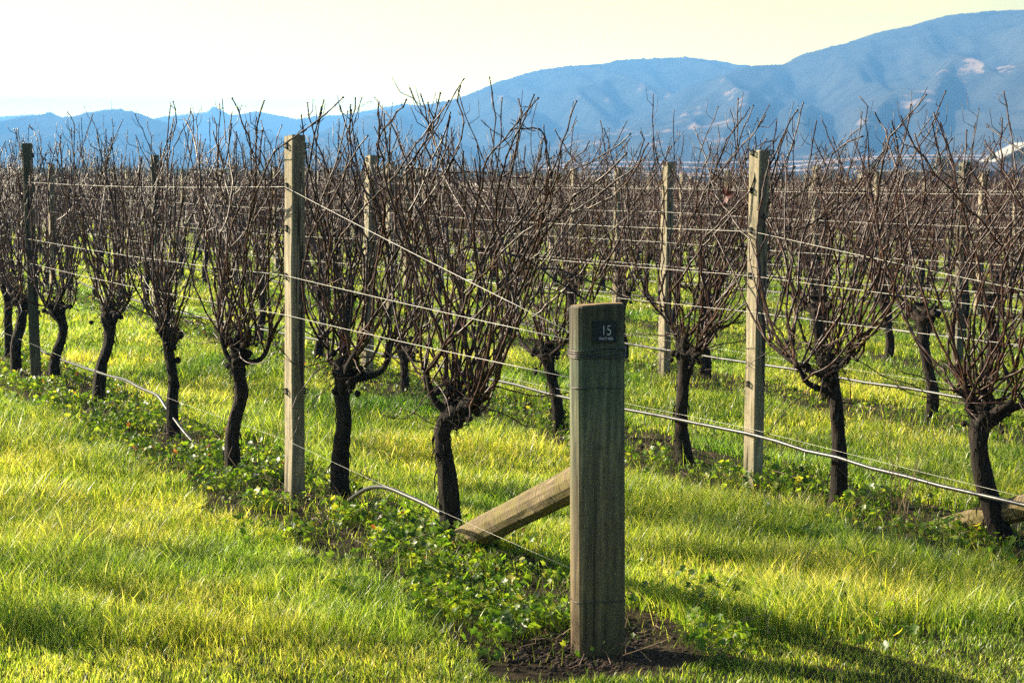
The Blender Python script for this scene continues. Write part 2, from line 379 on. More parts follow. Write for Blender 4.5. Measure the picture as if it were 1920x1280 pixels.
# ---------- strainer post with number plate
def strainer(k, label):
    p = strainer_pos(k); Rr = .094
    root = empty('strainer_post', (p[0], p[1], 0))
    tag(root, label, 'post', 'thick round end posts')
    a = np.arange(48)/48*2*math.pi
    base = np.minimum(Rr, .60*Rr/np.maximum(np.cos(a-R_(270+13)), .02))
    zs = np.concatenate([[-.25, 0], np.linspace(.02, 1.186, 22), [1.193]])
    V = []
    for i, z in enumerate(zs):
        rr = base*(1+.012*(fbm(a*3, np.full_like(a, z*2), 5)-.5))*(1-.006*z)
        if i == len(zs)-1: rr = rr-.006
        dx = -.022*max(z, 0)/1.17; tz = z+(.006*np.cos(a*1.0+.5) if i >= len(zs)-2 else 0)
        V.append(np.stack([rr*np.cos(a)+dx, rr*np.sin(a), tz+0*a], 1))
    n = 48; F = [(i*n+j, i*n+(j+1) % n, (i+1)*n+(j+1) % n, (i+1)*n+j) for i in range(len(zs)-1) for j in range(n)]
    mi = [0]*len(F); F.append([(len(zs)-1)*n+j for j in range(n)]); mi.append(1)
    me = mesh('shaft', np.vstack(V), F, [m_strainer, m_end], False, mi); link('shaft', me, root)
    def band(z, turns, r0=.0022, tilt=.01):
        b = MB()
        for q in range(turns):
            zz = z+(q-turns/2)*.0065; ph = q*1.7
            rad = base+.0035
            P = np.stack([rad*np.cos(a)-.022*zz/1.17, rad*np.sin(a), zz+tilt*np.sin(a+ph*.4)*.6+.002*np.sin(a*3+ph)], 1)
            P = np.vstack([P, P[:2]]); b.tube(P, r0, 5, cap=False)
        b.build('wire_band', m_darkwire, root, smooth=True)
    band(1.035, 4, .0024, .012); band(.92, 1, .0018, .004); band(.185, 1, .0018, .006)
    if k == 0:
        ang = R_(13)      # facet normal in plan
        nrm = np.array([math.sin(ang), -math.cos(ang), 0]); tx = np.array([math.cos(ang), math.sin(ang), 0])
        c = nrm*(.60*Rr+.0035)+tx*.0085+np.array([-.02, 0, 1.105])
        ax = np.array([tx, -nrm, [0, 0, 1.]])
        pl = MB().box(c, (.084, .004, .072), ax=ax).build('number_plate', m_plate, root)
        def text(body, size, off, sx):
            cu = bpy.data.curves.new('lettering', 'FONT'); cu.body = body; cu.size = size; cu.align_x = 'CENTER'; cu.extrude = .0004; cu.offset = -.0007 if size > .03 else .00005
            o = bpy.data.objects.new('tmp', cu); COL.objects.link(o)
            me = bpy.data.meshes.new_from_object(o.evaluated_get(bpy.context.evaluated_depsgraph_get()))
            bpy.data.objects.remove(o); me.materials.append(m_white)
            v = np.zeros(len(me.vertices)*3); me.vertices.foreach_get('co', v); v = v.reshape(-1, 3)
            w = c+nrm*(.0028+v[:, 2:3])+tx*(v[:, 0:1]*sx+off[0])+np.array([0, 0, 1.])*(v[:, 1:2]+off[1])
            me.vertices.foreach_set('co', w.ravel()); me.update(); l = link('lettering', me, pl)
        text('15', .050, (.006, -.012), .74); text('PINOT GRIS', .0125, (.006, -.0275), .72)
    return root
m_darkwire = plain('rusted_tie_wire', (.10, .085, .08), .5, .6)
bpy.context.view_layer.update()
strainer(0, 'thick round end post with black number plate 15 in the foreground')
if inframe(*strainer_pos(1), m=500): strainer(1, 'thick end post of second row just outside the right edge')
def brace(k, foot, label):
    p = strainer_pos(k); f = np.array([foot[0], foot[1], .0])
    toE = np.array([p[0], p[1], .625])
    d = toE-f; L = np.linalg.norm(d); d /= L
    end = toE-d*.085; st = f-d*.16
    side = np.cross(d, [0, 0, 1.]); side /= np.linalg.norm(side); upv = np.cross(side, d)
    b = MB(); prof = [(.062*math.cos(q), .062*math.sin(q)) for q in np.arange(14)/14*6.2832]; prof = [(x, min(y, .050)) for x, y in prof]
    n = len(prof); V = []
    ts = np.linspace(0, 1, 14)
    for i, s in enumerate(ts):
        c = st+(end-st)*s
        for j, (x, y) in enumerate(prof):
            w = 1+.10*(fbm(np.array([j*.9+3.]), np.array([i*.8]), 4, 2)[0]-.5); V.append(side*x*w+upv*y*w+c)
    F = [(i*n+j, i*n+(j+1) % n, (i+1)*n+(j+1) % n, (i+1)*n+j) for i in range(13) for j in range(n)]
    F += [tuple(range(n-1, -1, -1)), tuple(13*n+j for j in range(n))]
    V = np.array(V); o0 = f
    # local z along the beam so that the grain runs with it
    ax = np.stack([side, upv, d], 1); Vl = (V-o0)@ax
    me = mesh('brace_beam', Vl, F, m_brace, False); o = link('brace_beam', me)
    o.matrix_world = mathutils.Matrix.Translation(o0.tolist()) @ mathutils.Matrix([[*ax[i], 0] for i in range(3)]+[[0, 0, 0, 1]])
    tag(o, label, 'brace', 'wooden brace beams')
brace(0, at(868, 1012)[:2], 'mossy wooden brace leaning from ground up to the numbered end post')
brace(1, at(1790, 985)[:2], 'pale wooden brace lying low behind the rightmost near vine')

# ---------- line posts
CLIPS = (1.77, 1.57, 1.36, 1.12, .54)
def post_meshes(seed, h=1.82, half=.039):
    rg = np.random.default_rng(seed); b = MB()
    prof = []
    c = .006
    for sx, sy in ((1, 1), (-1, 1), (-1, -1), (1, -1)):
        for q in ((1, .0), (.0, 1)) if (sx*sy > 0) else ((.0, 1), (1, .0)):
            prof.append((sx*(half-c*(1-q[0])), sy*(half-c*(1-q[1]))))
    n = len(prof); zs = [-.2, 0, .3, .6, .9, 1.2, 1.5, h-.004, h]; V = []
    for i, z in enumerate(zs):
        s = 1.0-(.05 if i == len(zs)-1 else 0)+.012*rg.normal()
        for x, y in prof: V.append((x*s+.002*rg.normal(), y*s+.002*rg.normal(), z+(.004*x/half if i > 6 else 0)))
    F = [(i*n+j, i*n+(j+1) % n, (i+1)*n+(j+1) % n, (i+1)*n+j) for i in range(len(zs)-1) for j in range(n)]
    mi = [0]*len(F)+[1]; F.append(tuple((len(zs)-1)*n+j for j in range(n)))
    shaft = mesh('shaft', V, F, [m_post, m_end], False, mi)
    cl = MB()       # plastic wire clip: a little bracket with two hooks
    cl.box((0, 0, 0), (.014, .004, .034)); cl.box((0, -.008, .013), (.010, .014, .005)); cl.box((0, -.008, -.010), (.010, .014, .005))
    cl.tube([(0, -.014, .015), (0, -.017, .008), (0, -.014, .002), (0, -.009, .003)], .0025, 5); cl.tube([(0, -.014, -.012), (0, -.017, -.006), (0, -.013, -.002)], .0025, 5)
    return shaft, cl.me('wire_clip', m_black)
POSTM = [post_meshes(s) for s in range(5)]
DARKSHAFT = POSTM[2][0].copy(); DARKSHAFT.materials[0] = m_post_dark
def line_post(k, t, pos, label, group, lean=(0, 0), h=1.82, rz=None, clips=True, v=0):
    root = empty('trellis_post', (pos[0], pos[1], 0)); tag(root, label, 'post', group)
    root.rotation_euler = (-lean[1], lean[0], R_(-50)+(0 if rz is None else rz))
    M_ = mathutils.Matrix.Rotation(lean[0], 4, 'Y') @ mathutils.Matrix.Rotation(-lean[1], 4, 'X') @ mathutils.Matrix.Rotation(R_(-50)+(0 if rz is None else rz), 4, 'Z')
    root.rotation_euler = M_.to_euler()
    sh, cm_ = POSTM[v % 5]
    if (k, t) in ((0, 1), (1, 2), (3, 1)): sh = DARKSHAFT  # darker wood; on the post near the right edge it paints in its shade
    o = link('shaft', sh, root); o.scale = (1, 1, h/1.82)
    if clips:
        for z in CLIPS:
            for face in (0, 1):
                if z in (1.57, 1.36, 1.12) and face == 1: continue
                c = link('wire_clip', cm_, root)
                if face == 0: c.location = (-.012, -.041, z); c.rotation_euler = (0, 0, 0)
                else: c.location = (.035, .041, z); c.rotation_euler = (0, 0, R_(180-50))
    return root
NEARP = {(0, 0): (at(552, 930)[:2], 'pale square wooden post standing left of the photo centre, before the second vine', (.004, 0), 1.82),
         (0, 1): (at(68, 712)[:2], 'dark weathered square post near the left edge, leaning slightly left', (-.02, 0), 1.86),
         (1, 0): (at(1412, 905)[:2], 'pale square wooden post right of the numbered end post', (-.006, 0), 1.78),
         (1, 1): (at(688, 712)[:2], 'square post half hidden by canes just right of the central pale post', (.02, 0), 1.8),
         (2, 1): (at(1245, 705)[:2], 'pale slim post directly right above the numbered end post', (0, 0), 1.78),
         (3, 1): (at(1795, 680)[:2], 'shaded post behind tangled canes near the right edge', (0, 0), 1.82),
         (3, 2): (at(1155, 585)[:2], 'pale distant post just above the numbered end post', (0, 0), 1.8),
         (4, 2): (at(1523, 588)[:2], 'distant post just right of the pale right-hand post', (0, 0), 1.84),
         (1, 2): (at(300, 622)[:2], 'square post behind the fourth vine at the left of the photo', (-.02, 0), 1.84)}
far_posts = []
for k in range(-1, 60):
    for t in range(0, 34):
        p = LP(k, t)
        if (k, t) in NEARP:
            pos, lab, lean, h = NEARP[(k, t)]
            line_post(k, t, pos, lab, 'square wooden trellis posts', lean, h, {(0, 1): -.42, (1, 2): -.35, (3, 1): -.3}.get((k, t), 0), v=k+t); continue
        if k == -1:
            if t == 0: line_post(k, t, p, 'square post left of the frame that shades the grass', 'square wooden trellis posts')
            continue
        if p[1] > 165 or not inframe(*p, m=60): continue
        if p[1] < 42:
            n = sum(1 for tt in range(t, 34) if inframe(*LP(k, tt), m=0))
            line_post(k, t, p, f'weathered trellis post in the {rowname(k)}, {ORD[max(n-1,0)]} of its row from the left edge' , 'square wooden trellis posts', (rng.normal()*.012, rng.normal()*.01), 1.8+rng.normal()*.03, rng.normal()*.2, p[1] < 22, k+t)
        else: far_posts.append((p[0], p[1]))

# ---------- wires and drip tubes
def wire_path(k, h, off, hE, tmax):
    P = []; s = strainer_pos(k); n3 = np.array([dn[0], dn[1], 0])
    e = np.array([s[0], s[1], hE])+np.array([du[0], du[1], 0])*.095
    P.append(e)
    p0 = NEARP.get((k, 0), (LP(k, 0),))[0]
    last = None
    for t in range(0, int(tmax)+1):
        q = NEARP[(k, t)][0] if (k, t) in NEARP else LP(k, t)
        q = np.array([q[0], q[1], h+rng.normal()*.006])+n3*off
        if last is None: last = e
        for s_ in (.25, .5, .75): 
            m = last+(q-last)*s_; m[2] -= .018*math.sin(s_*math.pi)*(1 if t else .3); P.append(m)
        P.append(q); last = q
    return np.array(P)
HW = {0: ((1.57, 'top'), (1.12, 'middle'), (.93, 'fruiting'), (.30, 'drip')),
      1: ((1.36, 'top'), (1.13, 'middle'), (.93, 'fruiting'), (.30, 'drip'))}
GEN = ((1.57, 'top'), (1.36, 'upper'), (1.12, 'middle'), (.93, 'fruiting'), (.31, 'drip'))
farw = MB()
for k in range(0, 46):
    tmax = min(1.6+2.4*k+1.5, 33)
    if LP(k, 0)[1] > 160: continue
    for h, nm in HW.get(k, GEN):
        hE = {'top': 1.06, 'upper': 1.04, 'middle': 1.05, 'fruiting': .92, 'drip': .24}[nm]
        P = wire_path(k, h, .046 if nm != 'middle' else .05, hE, tmax)
        P = P[P[:, 1] < 165]
        keep = [i for i in range(len(P)) if inframe(P[i][0], P[i][1], 1, 700)]
        if len(keep) < 2: continue
        P = P[keep[0]:keep[-1]+1]
        if k < 22:
            if len(P) < 3: continue
            r = .0013 if nm != 'drip' else (.0006 if k == 0 else .0009)
            o = MB().tube(P, r*(1 if k < 3 else 1.15), 5).build('trellis_wire', m_wire, smooth=True)
            desc = {'top': 'bright highest wire', 'upper': 'second wire from the top', 'middle': 'wire at mid height', 'fruiting': 'lower wire just above the trunk heads', 'drip': 'thin low wire near the ground'}[nm]
            tag(o, f'{desc} strung along the {rowname(k)}', 'wire', 'trellis wires')
        else: farw.tube(P[::4] if len(P) > 12 else P, .003, 3)
    if 1 <= k < 12:      # straight drip tubes (the nearest row's one sags, below)
        P = wire_path(k, .265 if k == 1 else .24, .046, .2, tmax); P = P[P[:, 1] < 60]
        P = P[[i for i in range(len(P)) if inframe(P[i][0], P[i][1], 1, 700)]]
        P[:, 2] += .008*np.sin(np.arange(len(P))*2.1)
        if len(P) > 2:
            Pf = np.vstack([P[0]]+[P[i]+(P[i+1]-P[i])*s for i in range(len(P)-1) for s in (.33, .66, 1)])
            Pf[:, 2] += rng.normal(size=len(Pf))*.004
            tag(MB().tube(Pf, .0105 if k < 3 else .009, 8).build('drip_tube', m_tube, smooth=True), f'black drip irrigation tube hung low along the {rowname(k)}', 'drip tube', 'irrigation tubes')
def smooth_path(P, n=8):
    P = np.asarray(P, float); out = []
    Q = np.vstack([2*P[0]-P[1], P, 2*P[-1]-P[-2]])
    for i in range(1, len(Q)-2):
        for s in np.arange(n)/n:
            a, b, c, d = Q[i-1], Q[i], Q[i+1], Q[i+2]
            out.append(.5*((2*b)+(-a+c)*s+(2*a-5*b+4*c-d)*s*s+(-a+3*b-3*c+d)*s**3))
    out.append(P[-1]); return np.array(out)
def rowY(px, k=0):      # distance down row k where a picture column meets it
    lo, hi = -.9, 30
    for _ in range(40):
        m = (lo+hi)/2; q = LP(k, m); X = ray(px, 700); 
        if q[0]/q[1] > X[0]/X[1]: lo = m
        else: hi = m
    return LP(k, lo)[1]
def sag_tube(pp, label):
    P = [on(px, py, rowY(px)) for px, py in pp]
    P = [np.array([p[0], p[1], max(p[2], -.02)]) for p in P]
    tag(MB().tube(smooth_path(P), .010, 8).build('drip_tube', m_tube, smooth=True), label, 'drip tube', 'irrigation tubes')
sag_tube([(60, 650), (110, 672), (160, 690), (200, 703), (235, 712), (265, 728), (295, 742), (312, 765), (338, 800), (362, 828), (388, 845)], 'sagging black drip tube dipping to the weeds between the third and fifth vines at left')
sag_tube([(655, 938), (672, 925), (695, 914), (725, 914), (765, 930), (800, 946), (828, 962)], 'short arched drip tube rising from weeds left of the braced vine')
sag_tube([(98, 680), (108, 700), (118, 722), (132, 742)], 'drooping end of drip tube beside the leaning left vine')

# ------------------------------------------------------------ vines
def cane_path(rg, s, d, ztop, bias, wild=1.0):
    P = [np.array(s, float)]; d = np.array(d, float); d /= np.linalg.norm(d); zig = rg.choice([-1, 1]); k = 0
    zd = rg.normal(size=3)*[1, .7, .3]; sway = rg.normal()*.35; ph = rg.uniform(0, 6.28); fr = rg.uniform(.25, .6); up = rg.uniform(.25, .5)
    while P[-1][2] < ztop and k < 30:
        st = rg.uniform(.045, .085)
        prog = (P[-1][2]-s[2])/max(ztop-s[2], .1)
        g = np.array([bias+sway*.35*math.sin(ph+k*fr)+.20*rg.normal()*wild, -.45*P[-1][1]+.12*rg.normal()*wild, up if prog < .4 else .17])
        if rg.random() < .15: g = g+rg.normal(size=3)*[1.1, .6, .3]
        d = d+g*.5; d[2] = max(d[2], .10); d /= np.linalg.norm(d)
        dd = d+zd*zig*.17*rg.random(); zig = -zig; dd /= np.linalg.norm(dd); P.append(P[-1]+dd*st); k += 1
    return np.array(P)
def add_cane(b, rg, P, r0, n=5, lat=True, fine=True):
    m = len(P)
    r = np.linspace(r0, r0*.5, m)
    if fine:          # nodes: a swelling at each joint
        Q = []; rr = []
        for i in range(m-1):
            Q += [P[i], P[i]+(P[i+1]-P[i])*.25, P[i]+(P[i+1]-P[i])*.78]; rr += [r[i]*1.38, r[i]*.95, r[i]*.92]
        Q.append(P[-1]); rr.append(r[-1]*1.5)
        b.tube(Q, rr, n)
    else: b.tube(P, r, n)
    if not lat: return
    for i in range(2, m-1):
        if rg.random() < (.22 if i < m*.6 else .55):
            dd = (P[i+1]-P[i]); dd /= np.linalg.norm(dd); sv = rg.normal(size=3)*[1, .7, .15]; sv /= np.linalg.norm(sv)
            L = rg.uniform(.03, .17) if i > m*.5 else rg.uniform(.02, .12)
            q1 = P[i]+(dd*.5+sv*.75)*L*.5; q2 = q1+(dd*.8+sv*.25+[0, 0, .3])*L*.5
            b.tube([P[i], q1, q2], [r[i]*.62, r[i]*.55, r[i]*.45], 4 if n > 3 else 3)
        if fine and rg.random() < .10:     # curled tendril
            q = [P[i]]; ddv = rg.normal(size=3)*[1, 1, .5]
            for s_ in range(7): ddv = ddv+rg.normal(size=3)*.7; ddv /= np.linalg.norm(ddv); q.append(q[-1]+ddv*.014)
            b.tube(q, .0009, 3, cap=False)
def head_sites(rg, path):
    top = path[-1]; s = []
    for i in range(rg.integers(5, 8)):
        sx = rg.uniform(-.17, .17); s.append(top+np.array([sx, rg.normal()*.035, .02+rg.uniform(-.02, .09)-abs(sx)*.15]))
    return s
def trunk_mesh(rg, path, r0, sites, n=18, rings=40, arms=()):
    P = smooth_path(path, max(3, rings//max(len(path)-1, 1))); m = len(P)
    s = np.linspace(0, 1, m)
    r = r0*(1.12-.32*np.sin(s*math.pi*.8)+.25*np.exp(-((s-0)/.07)**2)+.55*np.exp(-((s-1)/.12)**2))*(1+.10*(fbm(s*9, s*0+rg.uniform(0, 50), 1)-.5))
    a = np.arange(n)/n*2*math.pi; tw = rg.uniform(-1.5, 1.5)
    jit = []
    for i in range(m):
        aa = a+tw*s[i]; x = np.cos(aa); y = np.sin(aa)
        j = 1+.55*(fbm(x*2.6+9, y*2.6+s[i]*2.2, 3, 3)-.5)+.42*(fbm(x*6+9, y*6+s[i]*7, 8, 2)-.5)
        jit.append(j)
    b = MB(); b.tube(P, r, n, jit=jit)
    for q in sites:       # knuckled spurs
        mid = (path[-1]+q)/2+rg.normal(size=3)*.012
        base = path[-1]-np.array([0, 0, .045])
        pp = smooth_path([base, mid, q], 4); k = len(pp)
        jj = [1+.35*(rg.random(8)-.5) for _ in range(k)]
        b.tube(pp, np.linspace(r0*.62, r0*.34, k)*(1+.2*rg.normal(size=k).clip(-1, 1)), 8, jit=jj)
    for i in range(22):       # knobs on the head
        c = path[-1]+rg.normal(size=3)*[.075, .035, .045]; rr = rg.uniform(.008, .022)
        d = rg.normal(size=3); d /= np.linalg.norm(d)
        b.tube([c-d*rr, c-d*rr*.6, c, c+d*rr*.6, c+d*rr], np.array([.3, .85, 1, .85, .3])*rr, 7)
    for i in range(20):       # loose bark strips
        k = rg.integers(2, m-2); an = rg.uniform(0, 6.28); o = np.array([math.cos(an), math.sin(an), 0])*r[k]*1.02
        dn_ = -.03-rg.random()*.06
        b.tube([P[k]+o*.9, P[k]+o*1.25+[0, 0, dn_*.5], P[k]+o*1.2+[0, 0, dn_]], [.005, .004, .0015], 3)
    for pts, ra in arms: b.tube(smooth_path(pts, 5), np.linspace(ra, ra*.6, 5*(len(pts)-1)+1), 8)
    return b
def twig_fuzz(rg, c, n):
    b = MB()
    for _ in range(n):
        s = c+rg.normal(size=3)*[.03, .02, .02]; q = [s]; d = rg.normal(size=3)*[1.4, .7, 1]
        for _k in range(5): d = d+rg.normal(size=3)*.5; d /= np.linalg.norm(d); q.append(q[-1]+d*.034)
        b.tube(q, [.002, .0016, .0014, .0013, .0012, .001], 3, cap=False)
    return b
def make_vine(seed, path, r0=.043, ncane=34, bias=0., fine=True, ztop=(1.65, 2.0), arms=(), spread=1.0):
    """path: local polyline (x along the row) from the ground to the head. returns trunk mesh, cane meshes, twig mesh"""
    rg = np.random.default_rng(seed); path = np.array(path, float)
    sites = head_sites(rg, path); arms = list(arms)
    if len(arms) < 2:
        for sg in ((-1, 1) if rg.random() < .7 else (rg.choice([-1, 1]),)):
            L_ = rg.uniform(.16, .42); y_ = rg.normal()*.03
            arms.append(([path[-1]-[0, 0, .04], path[-1]+[sg*L_*.5, y_, rg.uniform(.0, .06)], path[-1]+[sg*L_, y_+rg.normal()*.03, rg.uniform(.08, .26)]], r0*rg.uniform(.28, .45)))
    tb = trunk_mesh(rg, path, r0, sites, 18 if fine else 9, 36 if fine else 10, arms)
    ends = list(sites)+[np.array(a[0][-1]) for a in arms]*2+[np.array(a[0][-2])+(np.array(a[0][-1])-np.array(a[0][-2]))*.4 for a in arms]
    canes = []
    for i in range(ncane):
        s = ends[i % len(ends)]+rg.normal(size=3)*.012
        rx = (s[0]-path[-1][0])*2.6+rg.normal()*.95*spread+bias*1.4
        d = np.array([rx, rg.normal()*.35, rg.uniform(.35, 1.3)])
        zt = ztop[0]+(ztop[1]-ztop[0])*rg.random()**1.3
        if rg.random() < .12: zt = rg.uniform(.95, 1.5)
        if rg.random() < .05: zt += .12
        P = cane_path(rg, s, d, zt, bias*.3+rg.normal()*.085+(.10 if rg.random() < .25 else 0))
        b = MB(); add_cane(b, rg, P, rg.uniform(.0042, .0074), 5 if fine else 4, True, fine); canes.append(b)
    for i in range(12 if fine else 6):     # drooping or trailing shoots
        s = ends[rg.integers(len(ends))]; d = np.array([rg.choice([-1, 1])*rg.uniform(.6, 1), rg.normal()*.5, rg.uniform(-.15, .7)]); P = [s]
        for _ in range(rg.integers(4, 13)):
            d = d+rg.normal(size=3)*.28+[0, 0, .02]; d /= np.linalg.norm(d); P.append(P[-1]+d*.07)
        b = MB(); add_cane(b, rg, np.array(P), .0036, 4, True, fine); canes.append(b)
    if fine:
        for c_ in (twig_fuzz(rg, path[-1], 70), twig_fuzz(rg, path[-1]+[0, 0, .02], 20)): tb.add(np.vstack(c_.V), c_.F)
    return tb, canes, None
def vine_path(rg, h=None):
    h = h or rg.uniform(.6, .72); x = np.cumsum(rg.normal(size=5)*.028); y = np.cumsum(rg.normal(size=5)*.02)
    z = np.linspace(0, h, 5); z[0] = -.06; x -= x[0]; y -= y[0]
    return np.stack([x, y, z], 1)
def add_vine_objs(root, tb, canes, tw, leaf=None):
    link('trunk', tb.me('trunk', m_bark, True), root)
    for c in canes: link('cane', c.me('cane', m_cane, True), root)
    if tw: link('twig_tangle', tw.me('twig_tangle', m_cane, False), root)
def dead_leaf(root, p, s=.05, seed=0):
    rg = np.random.default_rng(seed); V = [(0, 0, 0)]; n = 11
    for i in range(n):
        a = i/n*6.28; r = s*(1 if i % 2 else .62)*(.8+.4*rg.random()); V.append((r*math.cos(a), .35*s*math.sin(a*2+1)+rg.normal()*.006, r*math.sin(a)))
    F = [(0, i+1, (i+1) % n+1) for i in range(n)]
    me = mesh('dead_leaf', np.array(V)+p, F, m_redleaf); link('dead_leaf', me, root)

# near vines traced one by one: base, trunk points, head (picture columns/rows at the vine's own distance)
cs_, sn_ = math.cos(-ROWANG), math.sin(-ROWANG)
def tolocal(p, base): 
    v = p-base; return np.array([v[0]*cs_-v[1]*sn_, v[0]*sn_+v[1]*cs_, v[2]])
SPEC = [  # k, pixels from base up, radius, bias, label, canes, arms
 (0, [(848, 1005), (838, 900), (829, 830), (832, 800), (858, 765)], .047, .03, 'gnarled grapevine whose trunk foot touches the mossy brace', 40, [[(845, 790), (880, 762), (905, 725)], [(835, 770), (812, 745), (800, 700)]]),
 (0, [(638, 935), (637, 860), (644, 790), (641, 740), (650, 700)], .047, .04, 'stout upright grapevine between the pale left post and the braced vine', 36, [[(650, 715), (715, 695), (735, 640)]]),
 (0, [(440, 890), (436, 820), (452, 740), (446, 690), (452, 655)], .040, .0, 'grapevine with a wavy trunk just left of the pale left post', 36, [[(448, 690), (425, 665), (413, 625)], [(452, 680), (490, 672), (512, 625)]]),
 (0, [(326, 822), (323, 760), (325, 710), (316, 660), (318, 632)], .038, -.04, 'slim grapevine where the sagging drip tube meets its trunk', 34, []),
 (0, [(183, 755), (190, 690), (204, 640), (205, 592)], .046, .0, 'thick slanting grapevine, second one right of the dark left post', 34, []),
 (0, [(106, 722), (102, 680), (118, 620), (106, 578)], .046, -.02, 'curved grapevine immediately right of the dark left post', 34, []),
 (0, [(32, 700), (30, 650), (42, 590), (38, 560)], .045, .0, 'grapevine immediately left of the dark left post', 32, []),
 (1, [(1890, 1015), (1858, 950), (1836, 860), (1836, 800), (1850, 770)], .050, .12, 'gnarled grapevine at the right edge with a pale log behind its foot', 40, [[(1850, 800), (1900, 765), (1960, 752)], [(1838, 790), (1815, 765), (1822, 740)]]),
 (1, [(1572, 940), (1572, 850), (1568, 770), (1560, 715), (1548, 690)], .042, .12, 'grapevine standing right of the pale right-hand post', 38, [[(1555, 735), (1515, 718), (1498, 690)]]),
 (1, [(1287, 868), (1277, 800), (1280, 730), (1288, 662)], .045, .08, 'reddish trunked grapevine between the numbered post and the pale right post', 36, []),
 (1, [(1050, 808), (1044, 750), (1032, 700), (1024, 662)], .040, .04, 'grapevine with a knobby dark head just left of the numbered end post', 34, []),
 (1, [(757, 738), (758, 705), (757, 655)], .038, .0, 'small dark grapevine seen behind the braced vine', 32, []),
]
taken = []
CUSTOM = {0: [([(855, 750), (900, 640), (960, 520), (1010, 430), (1036, 370), (1030, 300), (1018, 250), (990, 238), (955, 250)], -.1, .0062),
  ([(865, 740), (905, 650), (940, 530), (1000, 503), (1070, 515), (1130, 535), (1170, 560)], .1, .0062),
  ([(870, 735), (930, 690), (975, 610), (1005, 545), (1050, 460), (1110, 385), (1165, 330), (1200, 318)], .12, .0055),
  ([(880, 730), (925, 660), (958, 600), (1010, 556), (1070, 545)], -.1, .0050),
  ([(840, 745), (832, 640), (795, 560), (745, 430), (722, 330), (712, 250), (710, 195)], -.1, .0070),
  ([(846, 745), (850, 640), (800, 520), (745, 390), (728, 300), (720, 215)], .1, .0064),
  ([(850, 740), (845, 600), (800, 430), (762, 340), (785, 285), (812, 238), (803, 195)], .05, .0068),
  ([(858, 745), (870, 600), (850, 480), (935, 468), (1010, 505), (1100, 560), (1120, 570)], -.05, .0066),
  ([(850, 750), (815, 600), (770, 470), (738, 325), (800, 321), (885, 325), (970, 332), (1020, 342)], .15, .0046),
  ([(862, 742), (890, 620), (905, 500), (960, 420), (1000, 330), (1040, 290)], -.12, .0058),
  ([(862, 742), (900, 600), (930, 480), (1000, 400), (1040, 320)], .12, .0060)],
 7: [([(1845, 760), (1880, 640), (1890, 500), (1850, 420), (1795, 375), (1735, 300), (1700, 240), (1688, 222)], -.1, .0060),
  ([(1850, 765), (1860, 640), (1830, 480), (1790, 340), (1770, 250), (1750, 210)], .1, .0058),
  ([(1850, 765), (1900, 600), (1930, 420), (1900, 330)], 0, .006), ([(1820, 745), (1760, 560), (1700, 420), (1690, 330)], .1, .005)],
 8: [([(1548, 690), (1590, 560), (1660, 440), (1730, 340), (1785, 260)], -.1, .0056), ([(1545, 690), (1580, 560), (1640, 450), (1700, 320), (1760, 212)], .1, .0060),
  ([(1548, 690), (1620, 570), (1700, 450), (1790, 350), (1862, 262)], 0, .0056), ([(1545, 690), (1540, 560), (1560, 440), (1640, 310), (1665, 252)], .1, .0054)],
 9: [([(1285, 660), (1320, 540), (1360, 430), (1395, 330), (1455, 265)], 0, .0056), ([(1285, 660), (1270, 520), (1300, 400), (1350, 300), (1388, 220)], .1, .0056),
  ([(1285, 660), (1340, 560), (1330, 430), (1400, 300), (1450, 262)], -.1, .005)],
 1: [([(650, 700), (640, 560), (610, 420), (590, 300), (608, 190)], 0, .0060), ([(650, 700), (660, 540), (640, 380), (655, 250), (668, 185)], .1, .0062), ([(655, 700), (690, 560), (650, 420), (720, 300), (700, 240)], .1, .005)]}
REDLEAF = {1: (.02, -.03, .16), 9: (.44, -.08, .90)}
for n, (k, px, r0, bias, lab, nc, arms) in enumerate(SPEC):
    base = at(*px[0]); base[2] = 0; Y = base[1]
    path = [tolocal(on(a, b, Y), base) for a, b in px]; path[0][2] = -.06
    ar = [([tolocal(on(a, b, Y), base) for a, b in pp], r0*.42) for pp in arms]
    root = empty('grapevine', base, ROWANG); tag(root, lab, 'grapevine', 'bare pruned grapevines')
    tb, canes, tw = make_vine(100+n, path, r0, nc+4, bias, True, (1.62, 2.02), ar)
    for wp, dy, cr_ in CUSTOM.get(n, ()):
        q = smooth_path([tolocal(on(a, b, Y+dy*(i/len(wp))), base) for i, (a, b) in enumerate(wp)], 3)
        rgc = np.random.default_rng(int(wp[-1][0])); q = q+rgc.normal(size=q.shape)*.006
        b_ = MB(); add_cane(b_, rgc, q, cr_, 5, True, True); canes.append(b_)
    add_vine_objs(root, tb, canes, tw)
    if n in REDLEAF: dead_leaf(root, path[-1]+np.array(REDLEAF[n]), .05, n)
    t = np.linalg.solve(np.stack([LA, LB], 1), base[:2]-PA)[0]; taken.append((k, t))
